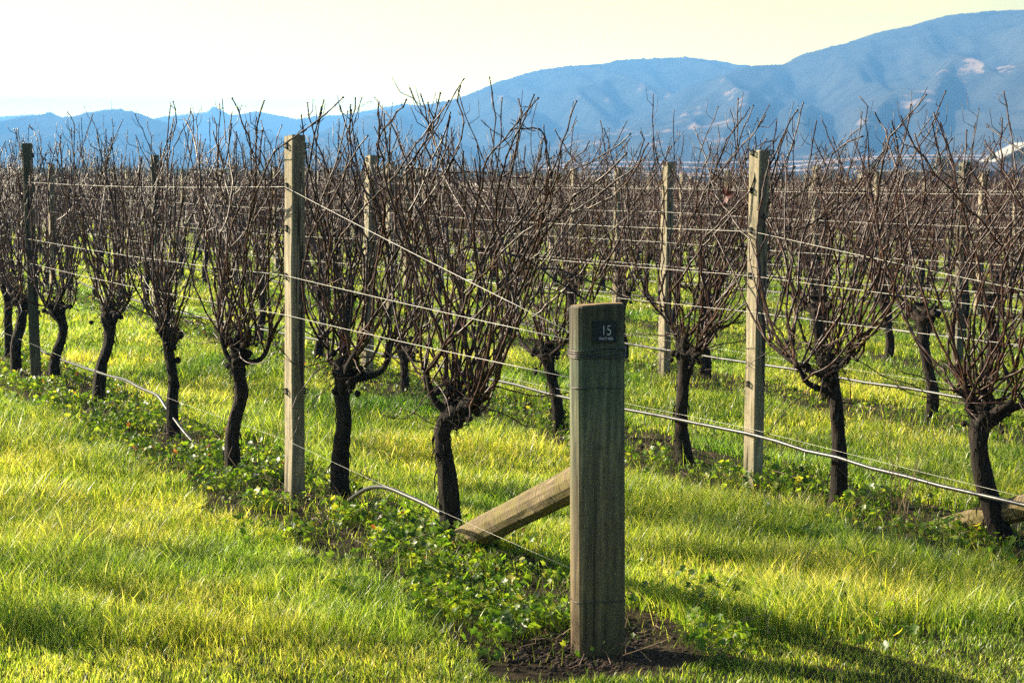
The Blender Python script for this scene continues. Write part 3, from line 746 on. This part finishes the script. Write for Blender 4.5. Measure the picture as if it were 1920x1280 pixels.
# the rest of the vineyard
slots = []
for k in range(-1, 60):
    for i in range(0, 160):
        t = -.30+.222*i+rng.normal()*.022
        fr = t-round(t)
        if abs(fr) < .06: t = round(t)+math.copysign(.07, fr)
        if k in (0, 1) and any(kk == k and t < tt+.12 for kk, tt in taken): continue
        p = LP(k, t)+dn*rng.normal()*.03
        if p[1] > 165 or p[1] < 4.5: continue
        if k == -1:
            if t > 1.1: continue
        elif not inframe(*p, m=FPX*.5/p[1]): continue
        slots.append((p[1] if k >= 0 else 0, k, t, p[0], p[1]))
slots.sort()
MID = [make_vine(300+s, vine_path(np.random.default_rng(900+s)), .042, 30, b, True) for s, b in enumerate((0, .05, -.04, .08, .02, -.02, .1))]
MIDM = [(tb.me('trunk', m_bark, True), [c.me('cane', m_cane, True) for c in cs], None) for tb, cs, tw in MID]
FARM = []
for s in range(8):
    tb, cs, _ = make_vine(500+s, vine_path(np.random.default_rng(950+s)), .045, 28, (0, .05, .1, -.03, .03, 0, .06, -.06)[s], False, (1.45, 1.92))
    cb = MB()
    for c in cs: cb.add(np.vstack(c.V), c.F)
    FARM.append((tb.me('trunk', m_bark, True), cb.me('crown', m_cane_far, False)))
n_things = 0; far_slots = []; cnt = {}
for _, k, t, x, y in slots:
    if n_things >= 282: far_slots.append((x, y, k)); continue
    n_things += 1
    flip = rng.random() < (.0 if y < 20 else .4)
    root = empty('grapevine', (x, y, 0), ROWANG+(math.pi if flip else 0)+rng.normal()*.08)
    s = rng.uniform(.94, 1.04); root.scale = (rng.uniform(.95, 1.25), 1, s)
    if y < 21 and k >= 0 or (k == -1):
        tm, cms, twm = MIDM[int(rng.integers(len(MIDM)))]
        link('trunk', tm, root)
        for c in cms:
            if rng.random() < .95: link('cane', c, root)
    else:
        tm, cmh = FARM[int(rng.integers(len(FARM)))]
        link('trunk', tm, root); link('crown', cmh, root)
    # labels: ordinal along its row, counted from the left edge of the photo
    if k == -1: root['_k'] = k
    cnt.setdefault(k, []).append((t, root))
for k, L in cnt.items():
    L.sort(key=lambda q: -q[0]); i = 0
    for t, r in L:
        p = r.location; tag(r, None, 'grapevine', 'bare pruned grapevines')
        if k == -1: r['label'] = 'bare grapevine left of the frame whose shadow falls on the grass'; r['group'] = 'vines left of the frame'; del r['_k']
        elif p[1] > 27: r['label'] = 'bare grapevine among the many look-alike vines of the far rows'; r['group'] = 'look-alike vines of the far rows'
        else:
            r['label'] = f'bare grapevine in the {rowname(k)}, {ORD[min(i, 25)]} vine of that row from the left'; i += 1

# distant rows as one mass: low-poly vines, posts and wires
def far_mass():
    rg = np.random.default_rng(77); protos = []
    for s in range(10):
        b = MB(); b.tube([(0, 0, 0), (.02, 0, .3), (0, 0, .66)], [.045, .035, .06], 4, 1, False)
        for i in range(22):
            x0 = rg.uniform(-.22, .22); x1 = x0+rg.normal()*.28; x2 = x1+rg.normal()*.1; zt = 1.42+.5*rg.random()**2
            y1 = rg.normal()*.1
            b.tube([(x0, 0, .68), (x0+(x1-x0)*.6, y1, 1.1), (x1, y1, 1.5), (x2, y1, zt)], [.007, .0065, .006, .004], 3, 0, False)
        V = np.vstack(b.V); F = np.array(b.F); protos.append((V, F, np.array(b.M)))
    Vs, Fs, Ms, n = [], [], [], 0
    for x, y, k in far_slots:
        V, F, m = protos[rg.integers(10)]; a = ROWANG+(math.pi if rg.random() < .5 else 0)+rg.normal()*.1; c, s = math.cos(a), math.sin(a)
        W = np.stack([V[:, 0]*c-V[:, 1]*s+x, V[:, 0]*s+V[:, 1]*c+y, V[:, 2]*rg.uniform(.92, 1.06)], 1)
        Vs.append(W); Fs.append(F+n); Ms.append(m); n += len(V)
    for x, y in far_posts:
        b = MB().box((x, y, .9), (.08, .08, 1.82), rz=.7); Vs.append(b.V[0]); Fs.append(np.array(b.F)+n); Ms.append(np.full(6, 2)); n += 8
    if farw.V:
        W = np.vstack(farw.V); q = [f for f in farw.F if len(f) == 4]; Vs.append(W); Fs.append(np.array(q)+n); Ms.append(np.full(len(q), 3)); n += len(W)
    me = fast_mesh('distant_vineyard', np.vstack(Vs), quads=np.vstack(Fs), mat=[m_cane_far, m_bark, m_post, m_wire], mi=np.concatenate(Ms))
    tag(link('distant_vineyard', me), 'hazy mass of far vine rows stretching towards the hills', kind='stuff')
far_mass()
print('slots', len(slots), 'far', len(far_slots), 'farposts', len(far_posts))

# ------------------------------------------------------------ grass and weeds
def row_dist(x, y):
    """signed distance to the nearest row line, row index, position down the row"""
    M2 = np.linalg.inv(np.stack([LA, LB], 1)); v = np.stack([x-PA[0], y-PA[1]])
    t = M2[0, 0]*v[0]+M2[0, 1]*v[1]; k = M2[1, 0]*v[0]+M2[1, 1]*v[1]
    kk = np.round(k); sp = abs(float(LB@dn)); return (k-kk)*sp, kk, t
def grass():
    rg = np.random.default_rng(11); N = 1800000
    # density falls with the distance squared, blades widen to match
    u = rg.random(N); y0, y1, ym = 4.3, 62., 7.
    A = ym*ym/2-y0*y0/2; B = ym*ym*math.log(y1/ym); w = u*(A+B)
    y = np.where(w < A, np.sqrt(y0*y0+2*np.minimum(w, A)), ym*np.exp(np.clip(w-A, 0, None)/ym/ym))
    x = (rg.random(N)*2-1)*(.335*y*1.12+.35)
    d, k, t = row_dist(x, y); d += (fbm(x*2, y*2, 31, 3)-.5)*.35
    past = t > -.62+(fbm(x*3, y*3, 32, 2)-.5)*.1
    strip = (np.abs(d+.06) < .40) & past
    e = np.hypot(x-E0[0], y-E0[1]+.05)
    pr = np.where(strip, np.where(k < 1.5, .035, .08), 1.0)*np.where(e < .24+.22*(fbm(x*5, y*5, 9)-.5), .22, 1)
    clump = fbm(x*1.7, y*1.7, 4, 4); fine_ = fbm(x*7, y*7, 14, 3)
    pr = pr*np.clip(.35+1.3*fine_, 0, 1)
    keep = rg.random(N) < pr
    x, y, d, k, t, clump, fine_, strip = [a[keep] for a in (x, y, d, k, t, clump, fine_, strip)]; n = len(x)
    head = np.clip((y-(5.45+.10*x+.12*(fbm(x*1.5, y*1.5, 61, 3)-.5)))/.18, 0, 1)         # mown headland nearest the camera
    leftm = np.clip(.5-(x*.8+ (y-8)*.25)*.25, 0, 1)
    h = (.030+.060*head*(.35+1.4*np.clip((clump-.3)*2.0, 0, 1)))*(.35+.95*rg.random(n))*(.8+.35*leftm)*(.75+.6*fine_)
    wd = .0025*np.maximum(1, y/ym)*(.7+.7*rg.random(n))
    big = rg.random(n) < .05; h = np.where(big, h*1.45, h); wd = np.where(big, wd*1.5, wd)
    h = h*np.clip(1-(y-14)/90, .6, 1)
    la = np.where(rg.random(n) < .3, rg.normal(size=n)*.9+.35+(fine_-.5)*6, rg.random(n)*6.283)+(clump-.5)*5
    ln = np.clip(.15+.5*rg.random(n)+.45*(fine_-.4), .08, 1.0)*h*1.1
    fa = la+math.pi/2+rg.normal(size=n)*.9
    wx = np.cos(fa)*wd/2; wy = np.sin(fa)*wd/2
    lx = np.cos(la)*ln; ly = np.sin(la)*ln
    V = np.zeros((n, 5, 3), np.float32); z0 = -.015
    for i, s in enumerate((0, .5)):
        cx = x+lx*s**1.9; cy = y+ly*s**1.9; cz = z0+h*s*(1.0-.08*s); f = (1, .85)[i]
        V[:, 2*i] = np.stack([cx-wx*f, cy-wy*f, cz], 1); V[:, 2*i+1] = np.stack([cx+wx*f, cy+wy*f, cz], 1)
    V[:, 4] = np.stack([x+lx, y+ly, z0+h*np.where(ln > h*.7, .72, .9)], 1)
    o = np.arange(n)[:, None]*5
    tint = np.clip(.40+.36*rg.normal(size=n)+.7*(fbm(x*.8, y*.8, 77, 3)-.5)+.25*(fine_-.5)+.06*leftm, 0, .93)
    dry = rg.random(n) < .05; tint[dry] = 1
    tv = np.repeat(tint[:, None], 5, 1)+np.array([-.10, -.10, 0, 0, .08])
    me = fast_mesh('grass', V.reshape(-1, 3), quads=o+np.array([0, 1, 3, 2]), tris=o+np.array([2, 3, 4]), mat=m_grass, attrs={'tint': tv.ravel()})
    tag(link('grass', me), 'green and yellow backlit grass between the vine rows', kind='stuff'); print('blades', n)
grass()
def weeds():
    rg = np.random.default_rng(21)
    P = []
    for k, dens, t1 in ((0, 2300, 2.8), (1, 1000, 3.2), (2, 500, 4), (3, 200, 5), (4, 90, 6), (5, 70, 7)):
        m = int(dens*(t1+.62)*ALEN*.9)
        t = -.62+rg.random(m)**1.25*(t1+.62); off = rg.normal(size=m)*.24-.06
        off = np.clip(off, -.62, .6); p = PA[None]+k*LB[None]+t[:, None]*LA+off[:, None]*(dn if dn[1] > 0 else -dn)[None]
        P.append(p)
    # patches at the foot of the end post and right of it
    for (px, py, s, m) in ((1400, 1130, .20, 420), (1300, 1200, .12, 160), (1500, 1200, .14, 160), (930, 1110, .18, 360), (820, 1060, .15, 300), (1330, 1090, .16, 220), (1600, 960, .3, 200)):
        c = at(px, py)[:2]; P.append(c+rg.normal(size=(m, 2))*[s*1.3, s*.8])
    P = np.vstack(P)
    cl = fbm(P[:, 0]*4, P[:, 1]*4, 41, 3); P = P[rg.random(len(P)) < np.clip((cl-.42)*6, .02, 1)]
    P = P[[inframe(a, b, 0, 100) for a, b in P]]
    e = np.hypot((P[:, 0]-E0[0]), P[:, 1]-E0[1]+.1); P = P[(e > .34) | (rg.random(len(P)) < .04)]; P = P[P[:, 1] > 5.22]
    n = len(P); m = 10; cl = fbm(P[:, 0]*4, P[:, 1]*4, 41, 3)
    r = .006+.017*rg.random(n)**2.2*np.clip(.5+cl, .6, 1.3); z = .006+.07*rg.random(n)*np.clip(.2+1.3*cl, .3, 1.3)
    nrm = np.stack([rg.normal(size=n)*.8+.15, rg.normal(size=n)*.8-.2, np.ones(n)], 1); nrm /= np.linalg.norm(nrm, axis=1)[:, None]
    tx = np.cross(nrm, np.array([.3, 1, .1])); tx /= np.linalg.norm(tx, axis=1)[:, None]; ty = np.cross(nrm, tx)
    c = np.stack([P[:, 0], P[:, 1], z], 1); V = np.zeros((n, m+1+3, 3)); V[:, 0] = c
    for i in range(m):
        a = i/m*2*math.pi; lob = np.where(i % 2, 1.0, .74)*(.85+.3*rg.random(n)); lob = lob*(.35 if i == 0 else 1)
        V[:, i+1] = c+(tx*math.cos(a)+ty*math.sin(a))*(r*lob)[:, None]+nrm*(r*(.18+.25*(rg.random(n)-.5)))[:, None]
    g = np.stack([P[:, 0]+rg.normal(size=n)*.02, P[:, 1]+rg.normal(size=n)*.02, np.full(n, -.01)], 1)
    V[:, m+1] = c; V[:, m+2] = g; V[:, m+3] = g+[.0022, 0, 0]
    o = np.arange(n)[:, None, None]*(m+4)
    T = np.array([(0, i+1, (i+1) % m+1) for i in range(m)]+[(m+1, m+2, m+3)])
    tint = np.clip(.5+.26*rg.normal(size=n), 0, .88); yl = rg.random(n) < .012; tint[yl] = .95; dd = rg.random(n) < .02; tint[dd & (rg.random(n) < .4)] = 1
    me = fast_mesh('weeds', V.reshape(-1, 3), tris=(o+T[None]).reshape(-1, 3), mat=m_weed, attrs={'tint': np.repeat(tint, m+4)})
    tag(link('weeds', me), 'low leafy green weeds growing in the strips under the vines', kind='stuff'); print('leaves', n)
    # fallen twigs and dead stems in the same strips
    b = MB()
    for _ in range(2200):
        k = int(rg.choice([0, 0, 0, 1, 1, 2])); t = -.6+rg.random()*2.8; q = LP(k, t)+dn*rg.normal()*.2
        if not inframe(*q, m=50): continue
        p = np.array([q[0], q[1], rg.uniform(0, .03)]); d = rg.normal(size=3)*[1, 1, .8]; d[2] = abs(d[2]); L = rg.uniform(.03, .09); Q = [p]
        for _i in range(3): d = d+rg.normal(size=3)*.5; d /= np.linalg.norm(d); Q.append(Q[-1]+d*L)
        b.tube(Q, [.002, .0018, .0015, .001], 3, cap=False)
    tag(b.build('dead_stems', m_stalk), 'dry brown stems and prunings lying among the weeds', kind='stuff')
weeds()
# bare earth at the foot of the rows: clods
def clods():
    rg = np.random.default_rng(5); b = MB()
    for i in range(2600):
        if i < 1300: c = np.array([*(E0+rg.normal(size=2)*[.22, .11]+[.04, -.02]), -.02])
        else:
            q = LP(int(rg.choice([0, 1])), -.6+2.2*rg.random())+dn*rg.normal()*.16; c = np.array([q[0], q[1], -.012])
        r = rg.uniform(.004, .012); V = []
        for z, w in ((-.6, .7), (.1, 1), (.7, .5)):
            for j in range(5): a = j*1.2566+z; V.append(c+np.array([math.cos(a)*r*w*rg.uniform(.7, 1.3), math.sin(a)*r*w*rg.uniform(.7, 1.3), z*r+r*.4]))
        F = [(l*5+j, l*5+(j+1) % 5, (l+1)*5+(j+1) % 5, (l+1)*5+j) for l in range(2) for j in range(5)]+[(10, 11, 12, 13, 14)]
        b.add(V, F)
    t = NT('dark_earth'); t.l(t.ramp(t.noise(t.coord(), 40), [(.3, (.018, .011, .007)), (.7, (.075, .045, .028))]), t.b.inputs['Base Color']); t.b.inputs['Roughness'].default_value = 1
    tag(b.build('soil_clods', t.m), 'crumbly dark earth bared under the vines', kind='stuff')
clods()
def broadleaf(px, py, label, n, L, seed):
    rg = np.random.default_rng(seed); c = at(px, py); root = empty('dock_plant', c); tag(root, label, 'weed', 'broad-leaved docks')
    for i in range(n):
        a = rg.uniform(0, 6.28); l = L*rg.uniform(.7, 1.1); w = l*.42; V = []; F = []
        up = rg.uniform(.6, 1.3); 
        for j in range(7):
            s = j/6; r = l*s; z = l*up*s*(1-.55*s)*1.1+.02; ww = w*math.sin(math.pi*min(s*.93+.07, 1))**.8*.5+.003
            for q in (-1, 0, 1): V.append((r*math.cos(a)-q*ww*math.sin(a), r*math.sin(a)+q*ww*math.cos(a), z+abs(q)*ww*.35+rg.normal()*.002))
        for j in range(6):
            for q in (0, 1): F.append((j*3+q, j*3+q+1, j*3+q+4, j*3+q+3))
        me = mesh('leaf', V, F, m_weed, True); at_ = me.attributes.new('tint', 'FLOAT', 'POINT'); at_.data.foreach_set('value', np.full(len(V), .55+.2*rg.random(), np.float32)); link('leaf', me, root)
broadleaf(658, 1120, 'broad-leaved dock in the grass left of the weeds below the braced vine', 6, .11, 3)
broadleaf(1612, 1062, 'single dark dock leaf standing in the sunlit grass at right', 2, .10, 4)
broadleaf(1500, 1010, 'low leafy dock at the edge of the second row strip', 5, .08, 6)
def drystalk(px, py, label, n, H_, seed):
    rg = np.random.default_rng(seed); c = at(px, py); root = empty('dry_weed', c); tag(root, label, 'dry weed', 'tall dry weed stalks')
    for i in range(n):
        b = MB(); d = np.array([rg.normal()*.22, rg.normal()*.2, 1.]); P = [np.array([rg.normal()*.03, rg.normal()*.03, 0])]; L = H_*rg.uniform(.6, 1)/9
        for _ in range(9): d = d+rg.normal(size=3)*[.09, .09, 0]; d /= np.linalg.norm(d); P.append(P[-1]+d*L)
        b.tube(P, np.linspace(.0022, .0008, 10), 4)
        for j in range(3, 10):
            if rg.random() < .6: sv = rg.normal(size=3)*[1, 1, .3]+[0, 0, .6]; sv /= np.linalg.norm(sv); b.tube([P[j], P[j]+sv*rg.uniform(.02, .09)], [.001, .0006], 3)
        b.build('stalk', m_stalk, root)
drystalk(1690, 985, 'tall thin dry weed stalks between the last two vines at right', 8, .62, 1)
drystalk(1480, 900, 'few dry stalks beside the foot of the pale right-hand post', 4, .3, 2)
drystalk(1215, 850, 'thin dry stalks rising right behind the numbered end post', 5, .45, 3)

# ------------------------------------------------------------ far buildings, trees, mast
m_roof = plain('pale_roofing', (.30, .285, .26), .6); m_wall = plain('beige_cladding', (.36, .33, .27), .8)
m_dkroof = plain('slate_grey_roofing', (.09, .10, .13), .6); m_dkwall = plain('dark_cladding', (.10, .10, .11), .7); m_door = plain('dark_opening', (.03, .03, .035), .6)
def shed(px0, px1, ytop, yeave, D, dep, label, roofm, wallm, gable=False, name='shed'):
    a = on(px0, yeave, D); b_ = on(px1, yeave, D); zt = on((px0+px1)/2, ytop, D)[2]; ze = (a[2]+b_[2])/2; ze = max(ze, .6)
    x0, x1 = a[0], b_[0]; w = x1-x0; root = empty(name, ((x0+x1)/2, D, 0)); tag(root, label, 'building', 'farm buildings beyond the vineyard')
    MB().box((0, dep/2, ze/2-.3), (w, dep, ze+.6)).build('wall', wallm, root)
    o = .6; r = MB()
    if gable:   # gable faces the camera
        V = [(-w/2-o, -o, ze-.1), (0, -o, zt), (w/2+o, -o, ze-.1), (-w/2-o, dep+o, ze-.1), (0, dep+o, zt), (w/2+o, dep+o, ze-.1), (-w/2-o, -o, ze+.15), (0, -o, zt+.3), (w/2+o, -o, ze+.15), (-w/2-o, dep+o, ze+.15), (0, dep+o, zt+.3), (w/2+o, dep+o, ze+.15)]
        r.add(V, [(0, 1, 7, 6), (1, 2, 8, 7), (6, 7, 10, 9), (7, 8, 11, 10), (0, 6, 9, 3), (2, 5, 11, 8), (3, 9, 10, 4), (4, 10, 11, 5)])
        MB().add([(-w/2, .01, ze), (w/2, .01, ze), (0, .01, zt)], [(0, 1, 2)]).build('gable', roofm, root)
    else:       # ridge runs across the view
        V = [(-w/2-o, -o, ze), (w/2+o, -o, ze), (w/2+o, dep/2, zt), (-w/2-o, dep/2, zt), (-w/2-o, dep+o, ze), (w/2+o, dep+o, ze)]
        r.add(V, [(0, 1, 2, 3), (3, 2, 5, 4), (0, 3, 4), (1, 5, 2)])
        r.box((0, -o-.05, ze-.05), (w+2*o, .12, .22))
    r.build('roof', roofm, root)
    nd = max(2, int(w/9))
    for i in range(nd):
        x = -w/2+(i+.5)*w/nd; MB().box((x, -.06, ze*.4), (w/nd*.36, .1, ze*.8)).build('door', m_door, root)
shed(1622, 1800, 319, 323, 240, 5, 'long low beige shed with a pale roof edge beyond the vines', m_roof, m_wall)
shed(1785, 2040, 303, 322, 300, 12, 'long dark-roofed shed behind the vines at the right edge', m_dkroof, m_dkwall)
shed(1872, 1996, 268, 304, 330, 12, 'white gable-roofed barn above the dark shed at the right edge', m_roof, m_wall, True, 'barn')
m_tree = mat_leafy('tree_foliage', [(0, (.015, .035, .012)), (1, (.06, .09, .03))], .25, .6)
m_pale = mat_leafy('pale_tree_foliage', [(0, (.10, .16, .08)), (1, (.2, .27, .14))], .3, .6)
def tree(px, py_top, D, wpx, label, seed, mat=None, cone=False):
    rg = np.random.default_rng(seed); c = on(px, 344, D); top = on(px, py_top, D)[2]; W = wpx/FPX*D/2
    root = empty('tree', (c[0], D, 0)); tag(root, label, 'tree', 'trees beyond the vineyard')
    t = MB(); t.tube([(0, 0, -.2), (.1, 0, top*.4), (0, 0, top*.85)], [W*.12, W*.09, W*.03], 7)
    for i in range(5): a = i*1.3; t.tube([(0, 0, top*.3+i*.1*top), (math.cos(a)*W*.5, math.sin(a)*W*.5, top*(.45+i*.1))], [W*.05, W*.015], 5)
    t.build('trunk', m_bark, root)
    n = 2600; u = rg.normal(size=(n, 3)); u /= np.linalg.norm(u, axis=1)[:, None]; rad = rg.random(n)**.4
    lob = .72+.5*fbm(u[:, 0]*2.2+seed, u[:, 1]*2.2+u[:, 2]*1.7, seed, 3)
    z = u[:, 2]*rad*lob; sh = (1-.75*np.clip((z+.9)/1.9, 0, 1)) if cone else 1
    P = np.stack([u[:, 0]*rad*lob*W*sh, u[:, 1]*rad*lob*W*sh, top*.56+z*top*.44], 1)
    s = W*.1*(.6+.9*rg.random(n)); A = rg.normal(size=(n, 3)); B = rg.normal(size=(n, 3)); A /= np.linalg.norm(A, axis=1)[:, None]; B /= np.linalg.norm(B, axis=1)[:, None]
    V = np.stack([P-A*s[:, None], P+B*s[:, None]*.7, P+A*s[:, None], P-B*s[:, None]*.7], 1).reshape(-1, 3)
    me = fast_mesh('crown', V, quads=np.arange(n*4).reshape(n, 4), mat=mat or m_tree, attrs={'tint': np.repeat(rg.random(n), 4)}); link('crown', me, root)
tree(1765, 288, 290, 40, 'dark tree left of the white barn roof', 1); tree(1812, 300, 285, 46, 'bushy tree just left of the dark shed roof', 2)
tree(1860, 282, 335, 26, 'slim dark tree touching the white barn roof', 3, cone=True); tree(1640, 302, 300, 22, 'small dark tree above the beige shed roof', 4)
tree(1562, 316, 210, 26, 'small bluish bush left of the beige shed', 5); tree(1044, 322, 220, 46, 'pale rounded tree behind the central canes', 6, m_pale)
def treeline():
    rg = np.random.default_rng(66); Vs = []; n0 = 0
    n = 42000; x = rg.uniform(-260, 330, n); y = 560+rg.normal(size=n)*10+60*np.sin(x*.01)
    hmax = 3.2+5.5*fbm(x*.05, x*0, 5, 4)**1.5; z = rg.random(n)**.7*hmax
    P = np.stack([x, y, z], 1); s = .35+.5*rg.random(n); A = rg.normal(size=(n, 3)); B = rg.normal(size=(n, 3))
    A /= np.linalg.norm(A, axis=1)[:, None]; B /= np.linalg.norm(B, axis=1)[:, None]
    V = np.stack([P-A*s[:, None], P+B*s[:, None]*.8, P+A*s[:, None], P-B*s[:, None]*.8], 1).reshape(-1, 3)
    me = fast_mesh('shelterbelt', V, quads=np.arange(n*4).reshape(n, 4), mat=m_tree, attrs={'tint': np.repeat(rg.random(n), 4)})
    tag(link('shelterbelt', me), 'hazy far belt of trees across the valley floor', kind='stuff')
treeline()
def nets():
    m = plain('pale_netting', (.50, .40, .40), .8)
    for i, (pts, D) in enumerate((([(1020, 312), (1150, 304), (1300, 305), (1500, 303), (1700, 292), (1950, 294)], 520), ([(1000, 318), (1120, 313), (1260, 313), (1420, 318), (1600, 300), (1800, 298), (1950, 302)], 480),
                                ([(1040, 326), (1160, 320), (1300, 326), (1450, 322), (1620, 312)], 440), ([(940, 330), (1060, 333), (1200, 326), (1340, 331), (1460, 330)], 400))):
        P = smooth_path([on(a, b, D) for a, b in pts], 10); b = MB(); n = len(P)
        V = np.vstack([P+[0, 0, .2], P+[0, 1.2, -.1], P+[0, -1.2, -.1]])
        b.add(V, [(j, j+1, 2*n+j+1, 2*n+j) for j in range(n-1)]+[(j, n+j, n+j+1, j+1) for j in range(n-1)])
        for j in range(0, n, 10): b.box((P[j][0], D, P[j][2]/2-.2), (.25, .25, P[j][2]-.2))
        o = b.build('orchard_net', m)
        tag(o, ('highest pale net line crossing below the mountains', 'second pale net line crossing below the mountains', 'third pale net line below the mountains, right of the centre', 'lowest short pale net line above the central vines')[i], 'netting', 'orchard net lines')
nets()
def mast():
    p = on(210, 206, 3500); root = empty('radio_mast', (p[0], p[1]-3, p[2]-4)); tag(root, 'thin radio mast on top of the hazy left hill', 'mast')
    b = MB(); b.tube([(0, 0, 0), (0, 0, 26)], [.9, .35], 6); b.build('pole', m_dkwall, root)
    b = MB()
    for z in (8, 14, 20): b.box((0, 0, z), (2.6, .4, .4))
    b.build('crossarm', m_dkwall, root)
mast()
